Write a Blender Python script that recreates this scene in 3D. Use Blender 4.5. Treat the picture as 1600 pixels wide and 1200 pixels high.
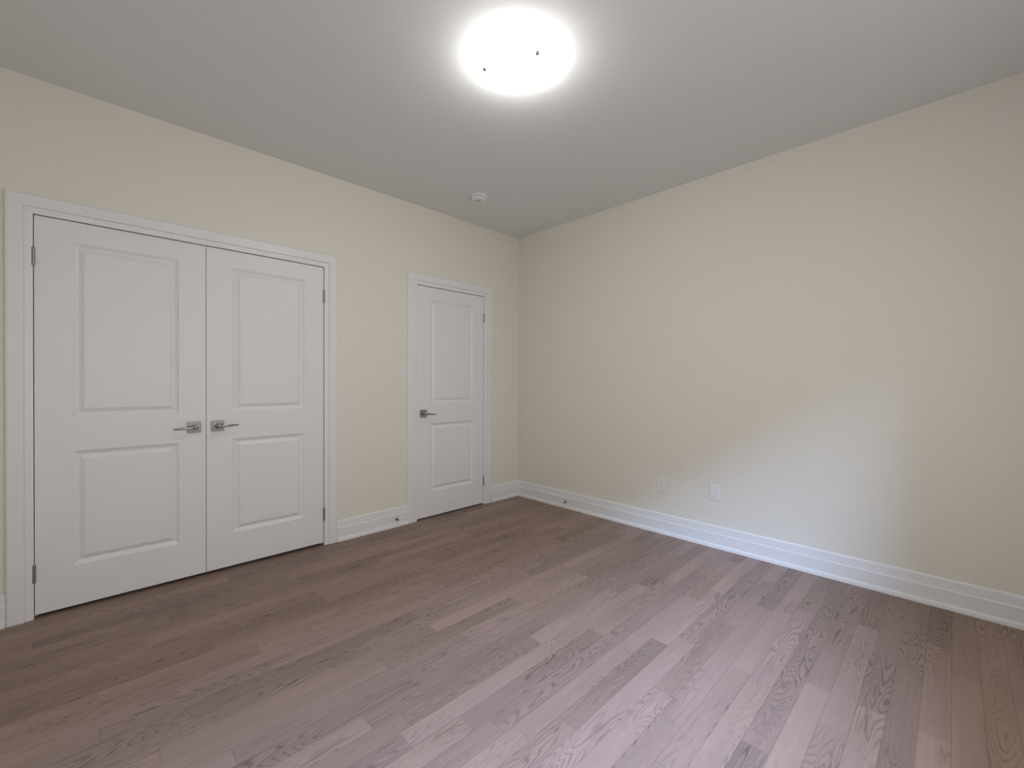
import bpy, bmesh, math
from mathutils import Matrix, Vector

for o in list(bpy.data.objects):
    bpy.data.objects.remove(o, do_unlink=True)
S = bpy.context.scene
COL = S.collection
PI = math.pi

# ------------------------------------------------------------------ camera
F_PX, YAW, PITCH, ROLL = 678.03, -44.476, -0.274, 0.137
cam_d = bpy.data.cameras.new('camera')
cam_d.sensor_fit = 'HORIZONTAL'
cam_d.sensor_width = 36.0
cam_d.lens = 36.0 * F_PX / 1600.0
cam_d.clip_start = 0.02
cam = bpy.data.objects.new('camera', cam_d)
COL.objects.link(cam)
cam.matrix_world = (Matrix.Translation((-3.296, -3.264, 1.2092))
                    @ Matrix.Rotation(math.radians(YAW), 4, 'Z')
                    @ Matrix.Rotation(math.radians(90 + PITCH), 4, 'X')
                    @ Matrix.Rotation(math.radians(ROLL), 4, 'Z'))
S.camera = cam

# ------------------------------------------------------------------ light and exposure
S.view_settings.view_transform = 'Standard'
S.view_settings.look = 'None'
S.view_settings.gamma = 1.0
S.view_settings.use_curve_mapping = False
S.view_settings.exposure = 0.0

SKY_STRENGTH = 36.0
SKY_COLOUR = (0.58, 0.77, 1.18, 1)
OUTSIDE_FILL_COLOUR = (1.0, 0.975, 0.98, 1)      # unseen street side, its glow fitted as fill light for the room
OUTSIDE_FILL_STRENGTH = 4.15
SKY_GAP = 1.5
SKY_TOP = 1.25
SHADE_EMIT = 33.0

world = bpy.data.worlds.new('world')
S.world = world
world.use_nodes = True
wn, wl = world.node_tree.nodes, world.node_tree.links
wn.clear()
wo = wn.new('ShaderNodeOutputWorld')
tc = wn.new('ShaderNodeTexCoord')
sep = wn.new('ShaderNodeSeparateXYZ')
wl.new(tc.outputs['Generated'], sep.inputs[0])
neg = wn.new('ShaderNodeMath'); neg.operation = 'MULTIPLY'; neg.inputs[1].default_value = -0.62
wl.new(sep.outputs['Y'], neg.inputs[0])
mx = wn.new('ShaderNodeMath'); mx.operation = 'MAXIMUM'; mx.inputs[1].default_value = 0.0
wl.new(neg.outputs[0], mx.inputs[0])
dif = wn.new('ShaderNodeMath'); dif.operation = 'SUBTRACT'
wl.new(sep.outputs['Z'], dif.inputs[0]); wl.new(mx.outputs[0], dif.inputs[1])
rmp = wn.new('ShaderNodeMapRange')
rmp.inputs['From Min'].default_value = -0.01; rmp.inputs['From Max'].default_value = 0.03
wl.new(dif.outputs[0], rmp.inputs['Value'])
# added side masks narrow the unseen sky, shaping the daylight on wall and floor
absx = wn.new('ShaderNodeMath'); absx.operation = 'ABSOLUTE'; wl.new(sep.outputs['X'], absx.inputs[0])
gap = wn.new('ShaderNodeMath'); gap.operation = 'MULTIPLY_ADD'; gap.inputs[1].default_value = -SKY_GAP
wl.new(sep.outputs['Y'], gap.inputs[0])
ngx = wn.new('ShaderNodeMath'); ngx.operation = 'MULTIPLY'; ngx.inputs[1].default_value = -1.0
wl.new(absx.outputs[0], ngx.inputs[0]); wl.new(ngx.outputs[0], gap.inputs[2])
rm2 = wn.new('ShaderNodeMapRange')
rm2.inputs['From Min'].default_value = -0.03; rm2.inputs['From Max'].default_value = 0.06
wl.new(gap.outputs[0], rm2.inputs['Value'])
both = wn.new('ShaderNodeMath'); both.operation = 'MULTIPLY'
# added cut-off: the upper sky is dimmed to darken the floor near the window
top = wn.new('ShaderNodeMath'); top.operation = 'MULTIPLY_ADD'; top.inputs[1].default_value = -SKY_TOP
wl.new(sep.outputs['Y'], top.inputs[0])
ngz = wn.new('ShaderNodeMath'); ngz.operation = 'MULTIPLY'; ngz.inputs[1].default_value = -1.0
wl.new(sep.outputs['Z'], ngz.inputs[0]); wl.new(ngz.outputs[0], top.inputs[2])
rm3 = wn.new('ShaderNodeMapRange')
rm3.inputs['From Min'].default_value = -0.04; rm3.inputs['From Max'].default_value = 0.04
wl.new(top.outputs[0], rm3.inputs['Value'])
both0 = wn.new('ShaderNodeMath'); both0.operation = 'MULTIPLY'
wl.new(rmp.outputs[0], both0.inputs[0]); wl.new(rm3.outputs[0], both0.inputs[1])
wl.new(both0.outputs[0], both.inputs[0]); wl.new(rm2.outputs[0], both.inputs[1])
bsky = wn.new('ShaderNodeBackground')
bsky.inputs['Color'].default_value = SKY_COLOUR; bsky.inputs['Strength'].default_value = SKY_STRENGTH
bgr = wn.new('ShaderNodeBackground')
bgr.inputs['Color'].default_value = OUTSIDE_FILL_COLOUR
# fill from unseen house fronts, dimmed below the horizon to spare the ceiling
grd = wn.new('ShaderNodeMapRange')
grd.inputs['From Min'].default_value = -0.55; grd.inputs['From Max'].default_value = 0.02
grd.inputs['To Min'].default_value = OUTSIDE_FILL_STRENGTH * 0.55; grd.inputs['To Max'].default_value = OUTSIDE_FILL_STRENGTH
wl.new(sep.outputs['Z'], grd.inputs['Value']); wl.new(grd.outputs[0], bgr.inputs['Strength'])
wm = wn.new('ShaderNodeMixShader')
wl.new(both.outputs[0], wm.inputs[0]); wl.new(bgr.outputs[0], wm.inputs[1]); wl.new(bsky.outputs[0], wm.inputs[2])
wl.new(wm.outputs[0], wo.inputs[0])

H = 2.74                       # ceiling height
XN, YR = -3.95, -4.0           # the two walls behind the camera
WX0, WX1, WZ0, WZ1 = -3.70, -1.30, 0.82, 2.10     # window opening in the rear wall
pd = bpy.data.lights.new('window_portal', 'AREA')
pd.shape = 'RECTANGLE'; pd.size = WX1 - WX0; pd.size_y = WZ1 - WZ0
pd.cycles.is_portal = True
po = bpy.data.objects.new('window_portal', pd); COL.objects.link(po)
po.location = ((WX0 + WX1) / 2, YR - 0.13, (WZ0 + WZ1) / 2)
po.rotation_euler = (math.radians(90), 0, 0)      # faces +y, into the room

# ------------------------------------------------------------------ materials
def new_mat(name):
    m = bpy.data.materials.new(name); m.use_nodes = True
    nt = m.node_tree
    return m, nt, nt.nodes['Principled BSDF']

def plain(name, col, rough=0.5, metal=0.0, spec=0.5):
    m, nt, b = new_mat(name)
    b.inputs['Base Color'].default_value = (*col, 1)
    b.inputs['Roughness'].default_value = rough
    b.inputs['Metallic'].default_value = metal
    b.inputs['Specular IOR Level'].default_value = spec
    return m

def bumpy(name, col, rough, scale, dist, strength=0.3, vec_scale=(1, 1, 1), spec=0.3, detail=2):
    m, nt, b = new_mat(name)
    b.inputs['Base Color'].default_value = (*col, 1)
    b.inputs['Roughness'].default_value = rough
    b.inputs['Specular IOR Level'].default_value = spec
    g = nt.nodes.new('ShaderNodeNewGeometry')
    mp = nt.nodes.new('ShaderNodeMapping'); mp.inputs['Scale'].default_value = vec_scale
    n = nt.nodes.new('ShaderNodeTexNoise'); n.inputs['Scale'].default_value = scale; n.inputs['Detail'].default_value = detail
    bp = nt.nodes.new('ShaderNodeBump'); bp.inputs['Strength'].default_value = strength; bp.inputs['Distance'].default_value = dist
    nt.links.new(g.outputs['Position'], mp.inputs[0]); nt.links.new(mp.outputs[0], n.inputs['Vector'])
    nt.links.new(n.outputs['Fac'], bp.inputs['Height']); nt.links.new(bp.outputs[0], b.inputs['Normal'])
    return m

WALL = bumpy('cream_wall_paint', (0.80, 0.775, 0.69), 0.75, 140, 0.0006, 0.25)
CEIL = bumpy('flat_ceiling_paint', (0.82, 0.815, 0.81), 0.95, 160, 0.0006, 0.25, spec=0.1)
TRIM = plain('white_trim_paint', (0.82, 0.82, 0.82), 0.38, 0, 0.4)
DOOR = bumpy('white_moulded_door', (0.82, 0.82, 0.82), 0.42, 60, 0.0006, 0.35, (1, 1, 0.06), 0.4, 3)
PLAST = plain('white_plastic', (0.83, 0.82, 0.80), 0.35)
PLAST_G = plain('slot_shadow_plastic', (0.12, 0.12, 0.12), 0.6)
CHROME = plain('satin_chrome', (0.38, 0.37, 0.365), 0.16, 1.0)
HINGE = plain('satin_nickel_hinge', (0.36, 0.34, 0.31), 0.35, 1.0)
STOPM = plain('dark_stop_metal', (0.16, 0.155, 0.15), 0.4, 1.0)
RUBBER = plain('white_rubber', (0.78, 0.77, 0.75), 0.6)
DARK = plain('closet_shade_grey', (0.35, 0.33, 0.30), 0.9)  # dark tone paints shade into the cavity behind the doors

# frosted glass of the lamp, lit by its bulbs
m, nt, b = new_mat('lit_frosted_glass')
b.inputs['Base Color'].default_value = (0.9, 0.88, 0.84, 1); b.inputs['Roughness'].default_value = 0.3
b.inputs['Emission Color'].default_value = (0.985, 1.0, 0.95, 1)
b.inputs['Emission Strength'].default_value = SHADE_EMIT
GLASS = m

# pane
m, nt, b = new_mat('window_glass')
tr = nt.nodes.new('ShaderNodeBsdfTransparent'); gl = nt.nodes.new('ShaderNodeBsdfGlossy')
gl.inputs['Roughness'].default_value = 0.0
ms = nt.nodes.new('ShaderNodeMixShader'); ms.inputs[0].default_value = 0.06
nt.links.new(tr.outputs[0], ms.inputs[1]); nt.links.new(gl.outputs[0], ms.inputs[2])
nt.links.new(ms.outputs[0], nt.nodes['Material Output'].inputs['Surface'])
PANE = m

def floor_material():
    m, nt, b = new_mat('stained_oak_planks')
    N, L = nt.nodes, nt.links
    def math_(op, a, b_=None, c=None):
        n = N.new('ShaderNodeMath'); n.operation = op
        for i, v in enumerate((a, b_, c)):
            if v is None: continue
            if isinstance(v, (int, float)): n.inputs[i].default_value = v
            else: L.new(v, n.inputs[i])
        return n.outputs[0]
    def comb(x, y, z=0.0):
        n = N.new('ShaderNodeCombineXYZ')
        for i, v in enumerate((x, y, z)):
            if isinstance(v, (int, float)): n.inputs[i].default_value = v
            else: L.new(v, n.inputs[i])
        return n.outputs[0]
    def white(vec):
        n = N.new('ShaderNodeTexWhiteNoise'); n.noise_dimensions = '3D'; L.new(vec, n.inputs['Vector']); return n
    def noise(vec, scale, detail=2.0, rough=0.5, dist=0.0):
        n = N.new('ShaderNodeTexNoise'); n.inputs['Scale'].default_value = scale
        n.inputs['Detail'].default_value = detail; n.inputs['Roughness'].default_value = rough
        n.inputs['Distortion'].default_value = dist; L.new(vec, n.inputs['Vector']); return n.outputs['Fac']
    g = N.new('ShaderNodeNewGeometry')
    s = N.new('ShaderNodeSeparateXYZ'); L.new(g.outputs['Position'], s.inputs[0])
    X, Y = s.outputs['X'], s.outputs['Y']
    W = PLANK_W
    yr = math_('DIVIDE', math_('ADD', Y, PLANK_OFF), W)
    row = math_('FLOOR', yr); fy = math_('FRACT', yr)
    r1 = white(comb(row, 3.7)).outputs['Value']
    r2 = white(comb(row, 9.1)).outputs['Value']
    length = math_('MULTIPLY_ADD', r2, 0.6, 0.55)
    xr = math_('DIVIDE', math_('MULTIPLY_ADD', r1, 3.0, math_('ADD', X, 20.0)), length)
    colm = math_('FLOOR', xr); fx = math_('FRACT', xr)
    idv = comb(row, colm, 0.5)
    wid = white(idv)
    rnd = wid.outputs['Value']
    sc = N.new('ShaderNodeSeparateColor'); L.new(wid.outputs['Color'], sc.inputs[0])
    ra, rb, rc = sc.outputs[0], sc.outputs[1], sc.outputs[2]
    # plank-local coordinates, shifted per plank
    ox = math_('MULTIPLY_ADD', ra, 50.0, X)
    oy = math_('MULTIPLY_ADD', rb, 50.0, Y)
    # cathedral figure: contour lines of a stretched noise
    c1 = comb(math_('MULTIPLY', ox, 1.6), math_('MULTIPLY', oy, 14.0), rc)
    n1 = noise(c1, 1.0, 1.5, 0.45, 0.25)
    jit = noise(comb(math_('MULTIPLY', ox, 22.0), math_('MULTIPLY', oy, 120.0), 0), 1.0, 2.0)
    ph = math_('MULTIPLY_ADD', n1, 150.0, math_('MULTIPLY', jit, 1.6))
    rings = math_('POWER', math_('MULTIPLY_ADD', math_('SINE', ph), 0.5, 0.5), 4.0)
    # how strongly this place shows figure
    amt = noise(comb(math_('MULTIPLY', ox, 1.3), math_('MULTIPLY', oy, 5.0), math_('MULTIPLY', rc, 9.0)), 1.0, 1.0)
    am = N.new('ShaderNodeMapRange'); am.inputs['From Min'].default_value = 0.42; am.inputs['From Max'].default_value = 0.62
    am.inputs['To Min'].default_value = 0.10; L.new(amt, am.inputs['Value'])
    rings = math_('MULTIPLY', rings, am.outputs[0])
    # fine pores
    p1 = noise(comb(math_('MULTIPLY', ox, 14.0), math_('MULTIPLY', oy, 420.0), 0), 1.0, 3.0, 0.6)
    streak = noise(comb(math_('MULTIPLY', ox, 1.1), math_('MULTIPLY', oy, 46.0), 0), 1.0, 3.0, 0.55)
    cloud = noise(comb(math_('MULTIPLY', ox, 2.0), math_('MULTIPLY', oy, 6.0), 0), 1.0, 2.0)
    # value: around 1
    v = math_('MULTIPLY_ADD', math_('SUBTRACT', rnd, 0.5), 0.32, 1.02)
    v = math_('ADD', v, math_('MULTIPLY', math_('SUBTRACT', streak, 0.5), 0.34))
    v = math_('ADD', v, math_('MULTIPLY', math_('SUBTRACT', cloud, 0.5), 0.30))
    v = math_('ADD', v, math_('MULTIPLY', math_('SUBTRACT', p1, 0.5), 0.42))
    v = math_('SUBTRACT', v, math_('MULTIPLY', rings, 0.42))
    # seams
    ey = math_('MINIMUM', fy, math_('SUBTRACT', 1.0, fy))
    ey = math_('MULTIPLY', ey, W)
    ex = math_('MULTIPLY', math_('MINIMUM', fx, math_('SUBTRACT', 1.0, fx)), length)
    e = math_('MINIMUM', ey, ex)
    sm = N.new('ShaderNodeMapRange'); sm.inputs['From Min'].default_value = 0.0004; sm.inputs['From Max'].default_value = 0.0016
    L.new(e, sm.inputs['Value'])
    seam = sm.outputs[0]
    v = math_('MULTIPLY', v, math_('MULTIPLY_ADD', seam, 0.30, 0.70))
    mixc = N.new('ShaderNodeMix'); mixc.data_type = 'RGBA'
    L.new(rc, mixc.inputs[0])
    mixc.inputs[6].default_value = (*FLOOR_A, 1)
    mixc.inputs[7].default_value = (*FLOOR_B, 1)
    vm = N.new('ShaderNodeVectorMath'); vm.operation = 'SCALE'
    L.new(mixc.outputs[2], vm.inputs[0]); L.new(v, vm.inputs['Scale'])
    L.new(vm.outputs[0], b.inputs['Base Color'])
    b.inputs['Roughness'].default_value = 0.42
    L.new(math_('MULTIPLY_ADD', rings, 0.12, math_('MULTIPLY_ADD', p1, 0.15, 0.33)), b.inputs['Roughness'])
    b.inputs['Specular IOR Level'].default_value = 0.4
    hgt = math_('ADD', math_('MULTIPLY', seam, 1.0), math_('ADD', math_('MULTIPLY', rings, -0.35), math_('MULTIPLY', p1, 0.35)))
    bp = N.new('ShaderNodeBump'); bp.inputs['Strength'].default_value = 0.35; bp.inputs['Distance'].default_value = 0.0008
    L.new(hgt, bp.inputs['Height']); L.new(bp.outputs[0], b.inputs['Normal'])
    return m
PLANK_W, PLANK_OFF = 0.083, 0.027
FLOOR_A = (0.262, 0.178, 0.148)
FLOOR_B = (0.292, 0.200, 0.158)
FLOOR = floor_material()

# ------------------------------------------------------------------ helpers
def obj(name, bm, mat, parent=None, smooth=False, doubles=True):
    if doubles: bmesh.ops.remove_doubles(bm, verts=bm.verts, dist=1e-5)
    bmesh.ops.recalc_face_normals(bm, faces=bm.faces)
    me = bpy.data.meshes.new(name); bm.to_mesh(me); bm.free()
    me.materials.append(mat)
    if smooth:
        for p in me.polygons: p.use_smooth = True
    o = bpy.data.objects.new(name, me); COL.objects.link(o)
    if parent is not None: o.parent = parent
    return o

def soften(o, width, seg=2):
    md = o.modifiers.new('bevel', 'BEVEL'); md.width = width; md.segments = seg; md.limit_method = 'ANGLE'
    return o

def tag(o, label, cat, group=None, kind=None):
    o['label'] = label; o['category'] = cat
    if group: o['group'] = group
    if kind: o['kind'] = kind
    return o

def struct(o, label, cat): return tag(o, label, cat, None, 'structure')

def empty(name, loc):
    o = bpy.data.objects.new(name, None); COL.objects.link(o); o.location = loc
    o.empty_display_size = 0.05
    return o

def add_box(bm, x0, y0, z0, x1, y1, z1):
    v = [bm.verts.new(p) for p in ((x0,y0,z0),(x1,y0,z0),(x1,y1,z0),(x0,y1,z0),(x0,y0,z1),(x1,y0,z1),(x1,y1,z1),(x0,y1,z1))]
    for f in ((3,2,1,0),(4,5,6,7),(0,1,5,4),(1,2,6,5),(2,3,7,6),(3,0,4,7)): bm.faces.new([v[i] for i in f])

def box(*a):
    bm = bmesh.new(); add_box(bm, *a); return bm

def add_lathe(bm, prof, seg=32, mat=Matrix.Identity(4)):
    """prof: (r, h) along local z"""
    rings = []
    for r, h in prof:
        if r < 1e-6: rings.append([bm.verts.new(mat @ Vector((0, 0, h)))])
        else: rings.append([bm.verts.new(mat @ Vector((r*math.cos(2*PI*k/seg), r*math.sin(2*PI*k/seg), h))) for k in range(seg)])
    for a, b in zip(rings, rings[1:]):
        for k in range(seg):
            k2 = (k+1) % seg
            if len(a) == 1 and len(b) == 1: continue
            if len(a) == 1: bm.faces.new((a[0], b[k], b[k2]))
            elif len(b) == 1: bm.faces.new((a[k], b[0], a[k2]))
            else: bm.faces.new((a[k], b[k], b[k2], a[k2]))

def slab_with_holes(us, vs, holes, to3, t0, t1):
    """a wall: grid us x vs in its plane, holes = set of (i,j) cells left out; to3(u,v,t) -> point"""
    bm = bmesh.new()
    nu, nv = len(us)-1, len(vs)-1
    solid = lambda i, j: 0 <= i < nu and 0 <= j < nv and (i, j) not in holes
    q = lambda *p: bm.faces.new([bm.verts.new(to3(*x)) for x in p])
    for i in range(nu):
        for j in range(nv):
            if not solid(i, j): continue
            a, b, c, d = us[i], us[i+1], vs[j], vs[j+1]
            q((a,c,t0),(b,c,t0),(b,d,t0),(a,d,t0)); q((a,c,t1),(b,c,t1),(b,d,t1),(a,d,t1))
            if not solid(i-1, j): q((a,c,t0),(a,d,t0),(a,d,t1),(a,c,t1))
            if not solid(i+1, j): q((b,c,t0),(b,d,t0),(b,d,t1),(b,c,t1))
            if not solid(i, j-1): q((a,c,t0),(b,c,t0),(b,c,t1),(a,c,t1))
            if not solid(i, j+1): q((a,d,t0),(b,d,t0),(b,d,t1),(a,d,t1))
    return bm

# ------------------------------------------------------------------ room shell
TW = 0.12
CX0, CX1, CTOP = -3.486, -2.040, 2.053         # closet opening
NX0, NX1 = -1.2505, -0.4865                    # narrow door opening
J = 0.018                                      # jamb board thickness
CD = 0.75                                      # space behind the doors

fl = obj('floor', box(XN-TW, YR-TW, -0.05, TW, CD+TW, 0.0), FLOOR)
struct(fl, 'purplish brown oak plank floor running parallel to the door wall', 'floor')
ce = obj('ceiling', box(XN-TW, YR-TW, H, TW, CD+TW, H+0.08), CEIL)
struct(ce, 'flat grey-white ceiling carrying the round lamp', 'ceiling')

us = [XN, CX0-J, CX1+J, NX0-J, NX1+J, 0.0]
vs = [0.0, CTOP+J, H]
w = obj('wall_left', slab_with_holes(us, vs, {(1,0),(3,0)}, lambda u,v,t: (u,t,v), 0.0, TW), WALL)
struct(w, 'cream wall holding the closet doors and the narrow door', 'wall')
w = obj('wall_right', box(0.0, YR-TW, 0.0, TW, CD+TW, H), WALL)
struct(w, 'plain cream wall on the right with two low wall plates', 'wall')
us = [XN, WX0, WX1, 0.0]; vs = [0.0, WZ0, WZ1, H]
w = obj('wall_rear', slab_with_holes(us, vs, {(1,1)}, lambda u,v,t: (u,t,v), YR-TW, YR), WALL)
struct(w, 'cream window wall behind the camera', 'wall')
w = obj('wall_near', box(XN-TW, YR-TW, 0.0, XN, CD+TW, H), WALL)
struct(w, 'blank cream wall behind the camera opposite the plain right wall', 'wall')
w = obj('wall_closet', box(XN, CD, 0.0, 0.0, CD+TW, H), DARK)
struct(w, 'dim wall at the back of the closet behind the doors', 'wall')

# window behind the camera (daylight comes through it)
bm = bmesh.new()
fw = 0.05
for a in ((WX0, WZ0, WX1, WZ0+fw), (WX0, WZ1-fw, WX1, WZ1), (WX0, WZ0+fw, WX0+fw, WZ1-fw), (WX1-fw, WZ0+fw, WX1, WZ1-fw)):
    add_box(bm, a[0], YR-0.10, a[1], a[2], YR-0.05, a[3])
wi = obj('window_1', bm, TRIM)
struct(wi, 'white framed window behind the camera', 'window')
obj('window_pane', box(WX0+fw, YR-0.078, WZ0+fw, WX1-fw, YR-0.074, WZ1-fw), PANE, wi)

# ------------------------------------------------------------------ jambs and casings
CAS = [(0.0, 0.0), (0.0, 0.009), (0.004, 0.0105), (0.026, 0.0125), (0.030, 0.0115), (0.0315, 0.0105), (0.033, 0.0175),
       (0.036, 0.0185), (0.084, 0.0185), (0.090, 0.0165), (0.0945, 0.011), (0.0945, 0.0)]
def casing(name, x0, x1, top, label):
    bm = bmesh.new()
    # jamb boards lining the opening
    for a in ((x0-J, 0.0, x0, top+J), (x1, 0.0, x1+J, top+J), (x0, top, x1, top+J)):
        add_box(bm, a[0], 0.0, a[1], a[2], TW, a[3])
    # stops behind the door leaf
    for a in ((x0, 0.0, x0+0.012, top), (x1-0.012, 0.0, x1, top), (x0+0.012, top-0.012, x1-0.012, top)):
        add_box(bm, a[0], 0.042, a[1], a[2], 0.075, a[3])
    jm = obj('door_jamb', bm, TRIM, doubles=False)
    bm = bmesh.new()
    rows = []
    for u, t in CAS:
        rows.append([bm.verts.new(p) for p in ((x0-u, -t, 0.0), (x0-u, -t, top+u), (x1+u, -t, top+u), (x1+u, -t, 0.0))])
    for a, b in zip(rows, rows[1:]):
        for k in range(3): bm.faces.new((a[k], a[k+1], b[k+1], b[k]))
    for k in (0, 3): bm.faces.new([r[k] for r in rows])
    o = obj(name, bm, TRIM)
    jm.parent = o
    return struct(o, label, 'door casing')
casing('trim_1', CX0, CX1, CTOP, 'wide white moulded casing framing the double closet doors')
casing('trim_2', NX0, NX1, CTOP, 'narrow white moulded casing framing the single door near the corner')

# ------------------------------------------------------------------ baseboards
BP = [(0.0, 0.0), (0.026, 0.0), (0.026, 0.009), (0.0240, 0.020), (0.0200, 0.0265), (0.0165, 0.0285), (0.0160, 0.030), (0.0158, 0.0995),
      (0.0152, 0.1015), (0.0115, 0.1045), (0.0112, 0.106), (0.0085, 0.148), (0.0075, 0.153), (0.0045, 0.158), (0.0, 0.1595)]
def baseboard(name, axis, a, b, label, mitre_b=False):
    """axis 'x': along the door wall from a to b; axis 'y': along the right wall; mitre_b: inside mitre at the far corner"""
    bm = bmesh.new()
    ra, rb = [], []
    for t, z in BP:
        if axis == 'x':
            ra.append(bm.verts.new((a, -t, z))); rb.append(bm.verts.new((b - (t if mitre_b else 0), -t, z)))
        else:
            ra.append(bm.verts.new((-t, a, z))); rb.append(bm.verts.new((-t, b - (t if mitre_b else 0), z)))
    n = len(BP)
    for k in range(n):
        bm.faces.new((ra[k], ra[(k+1) % n], rb[(k+1) % n], rb[k]))
    bm.faces.new(ra); bm.faces.new(rb)
    return struct(obj(name, bm, TRIM), label, 'baseboard')
OC = 0.0945
baseboard('baseboard_left', 'x', XN, CX0-OC, 'short white baseboard left of the closet casing')
baseboard('baseboard_left.001', 'x', CX1+OC, NX0-OC, 'white baseboard between the closet and the narrow door')
baseboard('baseboard_left.002', 'x', NX1+OC, 0.0, 'short white baseboard between the narrow door and the corner', True)
baseboard('baseboard_right', 'y', YR, 0.0, 'long white baseboard along the plain right wall', True)

# ------------------------------------------------------------------ doors
def panel_rings(bm, x0, z0, x1, z1, y):
    # offsets inwards and depth into the leaf: a hollow moulding around a raised field
    prof = [(0.0, 0.0), (0.002, 0.0014), (0.012, 0.0078), (0.020, 0.0110), (0.024, 0.0118), (0.0265, 0.0110), (0.036, 0.0062), (0.044, 0.0025), (0.046, 0.0012)]
    loops = [[bm.verts.new(p) for p in ((x0+d, y+t, z0+d), (x1-d, y+t, z0+d), (x1-d, y+t, z1-d), (x0+d, y+t, z1-d))] for d, t in prof]
    for a, b in zip(loops, loops[1:]):
        for k in range(4): bm.faces.new((a[k], a[(k+1) % 4], b[(k+1) % 4], b[k]))
    bm.faces.new(loops[-1])

def door(name, x0, x1, z0, z1, st_l, st_r, label):
    y, th = 0.001, 0.035
    bm = bmesh.new()
    xs = [x0, x0+st_l, x1-st_r, x1]; zs = [z0, 0.230, 0.838, 1.016, 1.938, z1]
    q = lambda *p: bm.faces.new([bm.verts.new(v) for v in p])
    for i in range(3):
        for j in range(5):
            if i == 1 and j in (1, 3): panel_rings(bm, xs[1], zs[j], xs[2], zs[j+1], y); continue
            q((xs[i],y,zs[j]),(xs[i+1],y,zs[j]),(xs[i+1],y,zs[j+1]),(xs[i],y,zs[j+1]))
    for i in range(3):
        q((xs[i],y,z0),(xs[i+1],y,z0),(xs[i+1],y+th,z0),(xs[i],y+th,z0)); q((xs[i],y,z1),(xs[i+1],y,z1),(xs[i+1],y+th,z1),(xs[i],y+th,z1))
    for j in range(5):
        q((x0,y,zs[j]),(x0,y,zs[j+1]),(x0,y+th,zs[j+1]),(x0,y+th,zs[j])); q((x1,y,zs[j]),(x1,y,zs[j+1]),(x1,y+th,zs[j+1]),(x1,y+th,zs[j]))
    for i in range(3):
        for j in range(5):
            q((xs[i],y+th,zs[j]),(xs[i+1],y+th,zs[j]),(xs[i+1],y+th,zs[j+1]),(xs[i],y+th,zs[j+1]))
    return struct(obj(name, bm, DOOR), label, 'door')

def hinge(d, x, zc):
    h = 0.092
    bm = bmesh.new()
    M = Matrix.Translation((x, -0.0075, zc - h/2))
    prof = [(0.0, -0.004), (0.004, -0.003), (0.005, 0.0)]
    for k in range(5):
        a, b_ = k*h/5, (k+1)*h/5
        prof += [(0.0055, a+0.0002), (0.0068, a+0.001), (0.0068, b_-0.001), (0.0055, b_-0.0002)]
    prof += [(0.005, h), (0.004, h+0.003), (0.0, h+0.004)]
    add_lathe(bm, prof, 16, M)
    return obj('hinge', bm, HINGE, d)

def handle(d, xc, zc, direction, droop=0.0):
    """square rosette on the leaf with a flat lever pointing along direction (+1 right, -1 left)"""
    s = 0.034
    r = soften(obj('handle_rosette', box(xc-s, -0.0085, zc-s, xc+s, 0.001, zc+s), CHROME, d), 0.0015)
    bm = bmesh.new()
    Mn = Matrix.Translation((xc, -0.0085, zc)) @ Matrix.Rotation(PI/2, 4, 'X')
    add_lathe(bm, [(0.0, -0.001), (0.0165, -0.001), (0.0165, 0.004), (0.0115, 0.006), (0.0108, 0.036), (0.0125, 0.042), (0.0125, 0.056), (0.0105, 0.0605), (0.0, 0.0615)], 24, Mn)
    obj('lever_neck', bm, CHROME, r, smooth=True)
    # lever: tapering flat bar, slightly bowed towards the door at its tip
    bm = bmesh.new()
    secs = []
    for k in range(9):
        f = k/8
        u = 0.006 + 0.100*f
        hz = 0.0085*(1-f) + 0.0042*f
        hy = 0.0055*(1-f) + 0.0035*f
        yc = -0.0575 + 0.010*f*f
        z = zc - droop*u
        x = xc + direction*u
        ring = [bm.verts.new((x, yc + hy*math.cos(2*PI*i/12), z + hz*math.sin(2*PI*i/12))) for i in range(12)]
        secs.append(ring)
    for a, b_ in zip(secs, secs[1:]):
        for i in range(12): bm.faces.new((a[i], a[(i+1) % 12], b_[(i+1) % 12], b_[i]))
    bm.faces.new(secs[0]); bm.faces.new(secs[-1])
    obj('lever', bm, CHROME, r, smooth=True)
    return r

G = 0.0032
ZB, ZT = 0.018, CTOP-0.0045
MEET = -2.7615
d1 = door('door_1', CX0+G, MEET-G/2, ZB, ZT, 0.136, 0.1325, 'left white two-panel closet door, the widest-looking one at the picture edge')
d2 = door('door_2', MEET+G/2, CX1-G, ZB, ZT, 0.138, 0.1325, 'right white two-panel closet door meeting the left leaf')
d3 = door('door_3', NX0+0.005, NX1-0.0018, 0.011, ZT, 0.1365, 0.1335, 'single white two-panel narrow door beside the room corner')
for d, x in ((d1, CX0+0.001), (d2, CX1-0.001), (d3, NX1-0.001)):
    hinge(d, x, 1.838); hinge(d, x, 0.230)
handle(d1, -2.8225, 0.9285, -1, 0.05)
handle(d2, -2.7015, 0.9285, 1, -0.02)
handle(d3, -1.184, 0.930, 1, 0.10)
obj('latch', box(NX0+0.0008, -0.0015, 0.905, NX0+G+0.0005, 0.030, 0.962), HINGE, d3)

# ------------------------------------------------------------------ wall plates
def plate(loc, rot_z, name):
    root = empty(name, loc); root.rotation_euler = (0, 0, rot_z)
    # local: x along wall, -y out of wall
    bm = box(-0.035, -0.0062, -0.0575, 0.035, 0.0, 0.0575)
    soften(obj('cover_plate', bm, PLAST, root), 0.003, 3)
    return root

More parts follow.
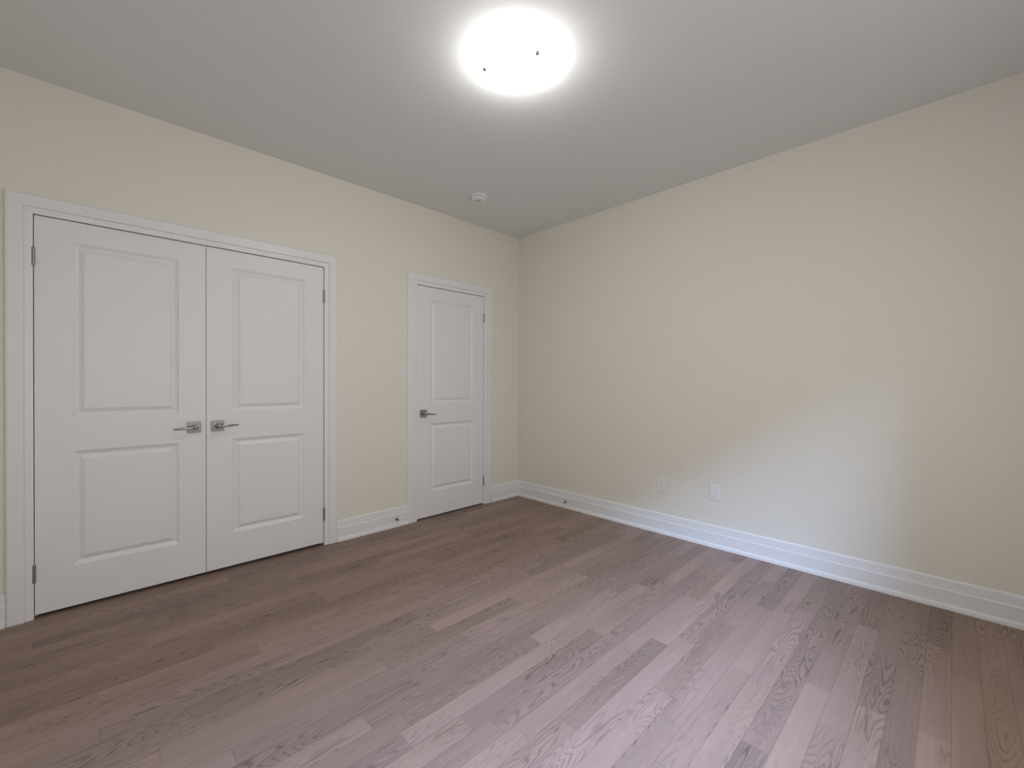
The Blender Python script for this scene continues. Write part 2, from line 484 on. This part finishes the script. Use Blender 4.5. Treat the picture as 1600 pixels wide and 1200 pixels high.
sw = plate((-1.418, 0.0, 1.297), 0.0, 'light_switch')
tag(sw, 'white rocker light switch on the cream wall left of the narrow door', 'light switch')
bm = bmesh.new()
pts = [(-0.0055, -0.034), (-0.0055, 0.034), (-0.0072, 0.034), (-0.0068, 0.0), (-0.0125, -0.034)]
va = [bm.verts.new((-0.0165, y, z)) for y, z in pts]; vb = [bm.verts.new((0.0165, y, z)) for y, z in pts]
for k in range(5): bm.faces.new((va[k], va[(k+1) % 5], vb[(k+1) % 5], vb[k]))
bm.faces.new(va); bm.faces.new(vb)
obj('rocker', bm, PLAST, sw)
bm = bmesh.new()
for a in ((-0.0180, -0.0360, 0.0180, -0.0340), (-0.0180, 0.0340, 0.0180, 0.0352), (-0.0180, -0.0340, -0.0165, 0.0340), (0.0165, -0.0340, 0.0180, 0.0340)):
    add_box(bm, a[0], -0.0066, a[1], a[2], -0.0060, a[3])
obj('rocker_gap', bm, plain('rocker_gap_grey', (0.30, 0.29, 0.27), 0.6), sw)

ou = plate((0.0, -1.622, 0.3915), -PI/2, 'electrical_outlet')
tag(ou, 'white duplex electrical outlet low on the right wall, nearer the corner', 'outlet')
for s in (1, -1):
    bm = bmesh.new()
    M = Matrix.Translation((0, -0.005, s*0.0195)) @ Matrix.Rotation(PI/2, 4, 'X') @ Matrix.Diagonal((1.0, 0.82, 1, 1))
    add_lathe(bm, [(0.0, 0.0), (0.0172, 0.0), (0.0172, 0.002), (0.0165, 0.0028), (0.0, 0.0028)], 28, M)
    rc_ = obj('receptacle', bm, PLAST, ou)
    bm = bmesh.new()
    for x, hh in ((-0.0062, 0.0042), (0.0062, 0.0034)):
        add_box(bm, x-0.0014, -0.0083, s*0.0195+0.003-hh, x+0.0014, -0.0076, s*0.0195+0.003+hh)
    M = Matrix.Translation((0, -0.0076, s*0.0195-0.0085)) @ Matrix.Rotation(PI/2, 4, 'X')
    add_lathe(bm, [(0.0, 0.0), (0.0026, 0.0), (0.0026, 0.0007), (0.0, 0.0007)], 12, M)
    obj('slots', bm, PLAST_G, rc_)
bm = bmesh.new()
add_lathe(bm, [(0.0, 0.0), (0.003, 0.0), (0.0028, 0.001), (0.0, 0.0013)], 12, Matrix.Translation((0, -0.0055, 0)) @ Matrix.Rotation(PI/2, 4, 'X'))
obj('screw', bm, CHROME, ou)

bl = plate((0.0, -2.0325, 0.4005), -PI/2, 'wall_plate')
tag(bl, 'white blank wall plate low on the right wall, farther from the corner', 'wall plate')
soften(obj('insert', box(-0.0165, -0.0080, -0.0335, 0.0165, -0.005, 0.0335), PLAST, bl), 0.001)
bm = bmesh.new()
for a in ((-0.0178, -0.0348, 0.0178, -0.0335), (-0.0178, 0.0335, 0.0178, 0.0348), (-0.0178, -0.0335, -0.0165, 0.0335), (0.0165, -0.0335, 0.0178, 0.0335)):
    add_box(bm, a[0], -0.0067, a[1], a[2], -0.0060, a[3])
obj('insert_gap', bm, plain('gap_grey', (0.45, 0.45, 0.46), 0.6), bl)

# ------------------------------------------------------------------ door stops on the baseboards
def door_stop(loc, rot_z, label):
    root = empty('door_stop', loc); root.rotation_euler = (0, 0, rot_z)
    R = Matrix.Rotation(PI/2, 4, 'X')
    bm = bmesh.new()
    add_lathe(bm, [(0.0, 0.0), (0.011, 0.0), (0.011, 0.0025), (0.009, 0.0045), (0.006, 0.006), (0.0, 0.006)], 20, R)
    obj('flange', bm, STOPM, root, smooth=False)
    bm = bmesh.new()
    prof = [(0.0, 0.005)]
    for k in range(14):
        h0 = 0.006 + k*0.0030
        prof += [(0.0048, h0), (0.0058, h0+0.0009), (0.0058, h0+0.0019), (0.0048, h0+0.0029)]
    prof += [(0.0, 0.0485)]
    add_lathe(bm, prof, 14, R)
    obj('stop_rod', bm, STOPM, root)
    bm = bmesh.new()
    add_lathe(bm, [(0.0, 0.0482), (0.007, 0.0482), (0.0075, 0.050), (0.0075, 0.058), (0.006, 0.061), (0.0, 0.062)], 16, R)
    obj('bumper_tip', bm, RUBBER, root, smooth=False)
    return tag(root, label, 'door stop')
door_stop((-1.452, -0.0160, 0.064), 0.0, 'small metal door stop on the baseboard between closet and narrow door')
door_stop((-0.0160, -0.662, 0.060), -PI/2, 'small metal door stop on the right wall baseboard near the corner')

# ------------------------------------------------------------------ smoke detector
sd = empty('smoke_detector', (-0.985, -0.512, H))
tag(sd, 'small round white smoke detector on the ceiling near the corner', 'smoke detector')
bm = bmesh.new()
add_lathe(bm, [(0.0, 0.0), (0.066, 0.0), (0.068, -0.003), (0.068, -0.011), (0.064, -0.014), (0.0, -0.014)], 48)
obj('base_ring', bm, PLAST, sd)
bm = bmesh.new()
add_lathe(bm, [(0.0, -0.013), (0.054, -0.013), (0.054, -0.024), (0.0, -0.024)], 40)
obj('vent_gap', bm, PLAST_G, sd)
bm = bmesh.new()
for k in range(20):
    a = 2*PI*k/20
    M = Matrix.Rotation(a, 4, 'Z')
    n0 = len(bm.verts)
    add_box(bm, 0.052, -0.0045, -0.025, 0.061, 0.0045, -0.013)
    bm.verts.ensure_lookup_table()
    for v in bm.verts[n0:]: v.co = M @ v.co
obj('vent_fins', bm, PLAST, sd, doubles=False)
bm = bmesh.new()
add_lathe(bm, [(0.0, -0.023), (0.060, -0.023), (0.063, -0.026), (0.062, -0.031), (0.054, -0.037), (0.036, -0.041), (0.024, -0.0415), (0.023, -0.039), (0.0, -0.039)], 48)
obj('cap', bm, PLAST, sd)
bm = bmesh.new()
add_lathe(bm, [(0.0, -0.0388), (0.017, -0.0388), (0.018, -0.041), (0.012, -0.0425), (0.0, -0.043)], 28)
obj('test_button', bm, plain('grey_button', (0.55, 0.55, 0.55), 0.5), sd)

# ------------------------------------------------------------------ ceiling lamp
LC = (-1.843, -1.810)
la = empty('ceiling_lamp', (LC[0], LC[1], H))
tag(la, 'lit round frosted glass bowl lamp flush on the ceiling', 'ceiling lamp')
bm = bmesh.new()
add_lathe(bm, [(0.0, 0.0), (0.1595, 0.0), (0.1595, -0.020), (0.154, -0.024), (0.030, -0.026), (0.012, -0.028), (0.0, -0.028)], 48)
obj('ceiling_pan', bm, plain('white_enamel', (0.85, 0.85, 0.84), 0.4), la)
RB, ZR, ZBOT = 0.165, -0.024, -0.103
bm = bmesh.new()
prof_o, prof_i = [], []
for k in range(17):
    a = (PI/2)*k/16
    prof_o.append((RB*math.sin(a)**0.92 if k else 0.0, ZR + (ZBOT-ZR)*math.cos(a)**1.2))
prof_i = [(max(0.0, r-0.004*(r/RB)) if r > 0 else 0.0, z+0.004) for r, z in prof_o]
prof = prof_o + [(RB+0.001, ZR+0.002), (RB-0.001, ZR+0.005)] + list(reversed(prof_i))
add_lathe(bm, prof, 64)
obj('glass_bowl', bm, GLASS, la, smooth=True)
def bowl_z(r):
    a = math.asin(min(1.0, (r/RB)**(1/0.92)))
    return ZR + (ZBOT-ZR)*math.cos(a)**1.2
RC = 0.146
for k in range(2):
    a = math.radians(142.7 + 120*k)
    M = Matrix.Rotation(a, 4, 'Z')
    bm = bmesh.new()
    add_lathe(bm, [(0.0, -0.016), (0.0035, -0.016), (0.0035, bowl_z(RC)-0.004), (0.0, bowl_z(RC)-0.004)], 10, M @ Matrix.Translation((RC-0.030, 0, 0)) @ Matrix.Shear('XY', 4, (-0.030/0.06, 0)))
    cl_ = obj('bowl_clip', bm, CHROME, la)
    bm = bmesh.new()
    MM = M @ Matrix.Translation((RC+0.004, 0, bowl_z(RC)-0.011)) @ Matrix.Diagonal((1.15, 1.15, 1.15, 1)) @ Matrix.Rotation(math.radians(35), 4, 'Y')
    add_lathe(bm, [(0.0, 0.009), (0.006, 0.007), (0.0085, 0.002), (0.008, -0.004), (0.005, -0.008), (0.0, -0.009)], 16, MM)
    obj('clip_knob', bm, CHROME, cl_, smooth=True)
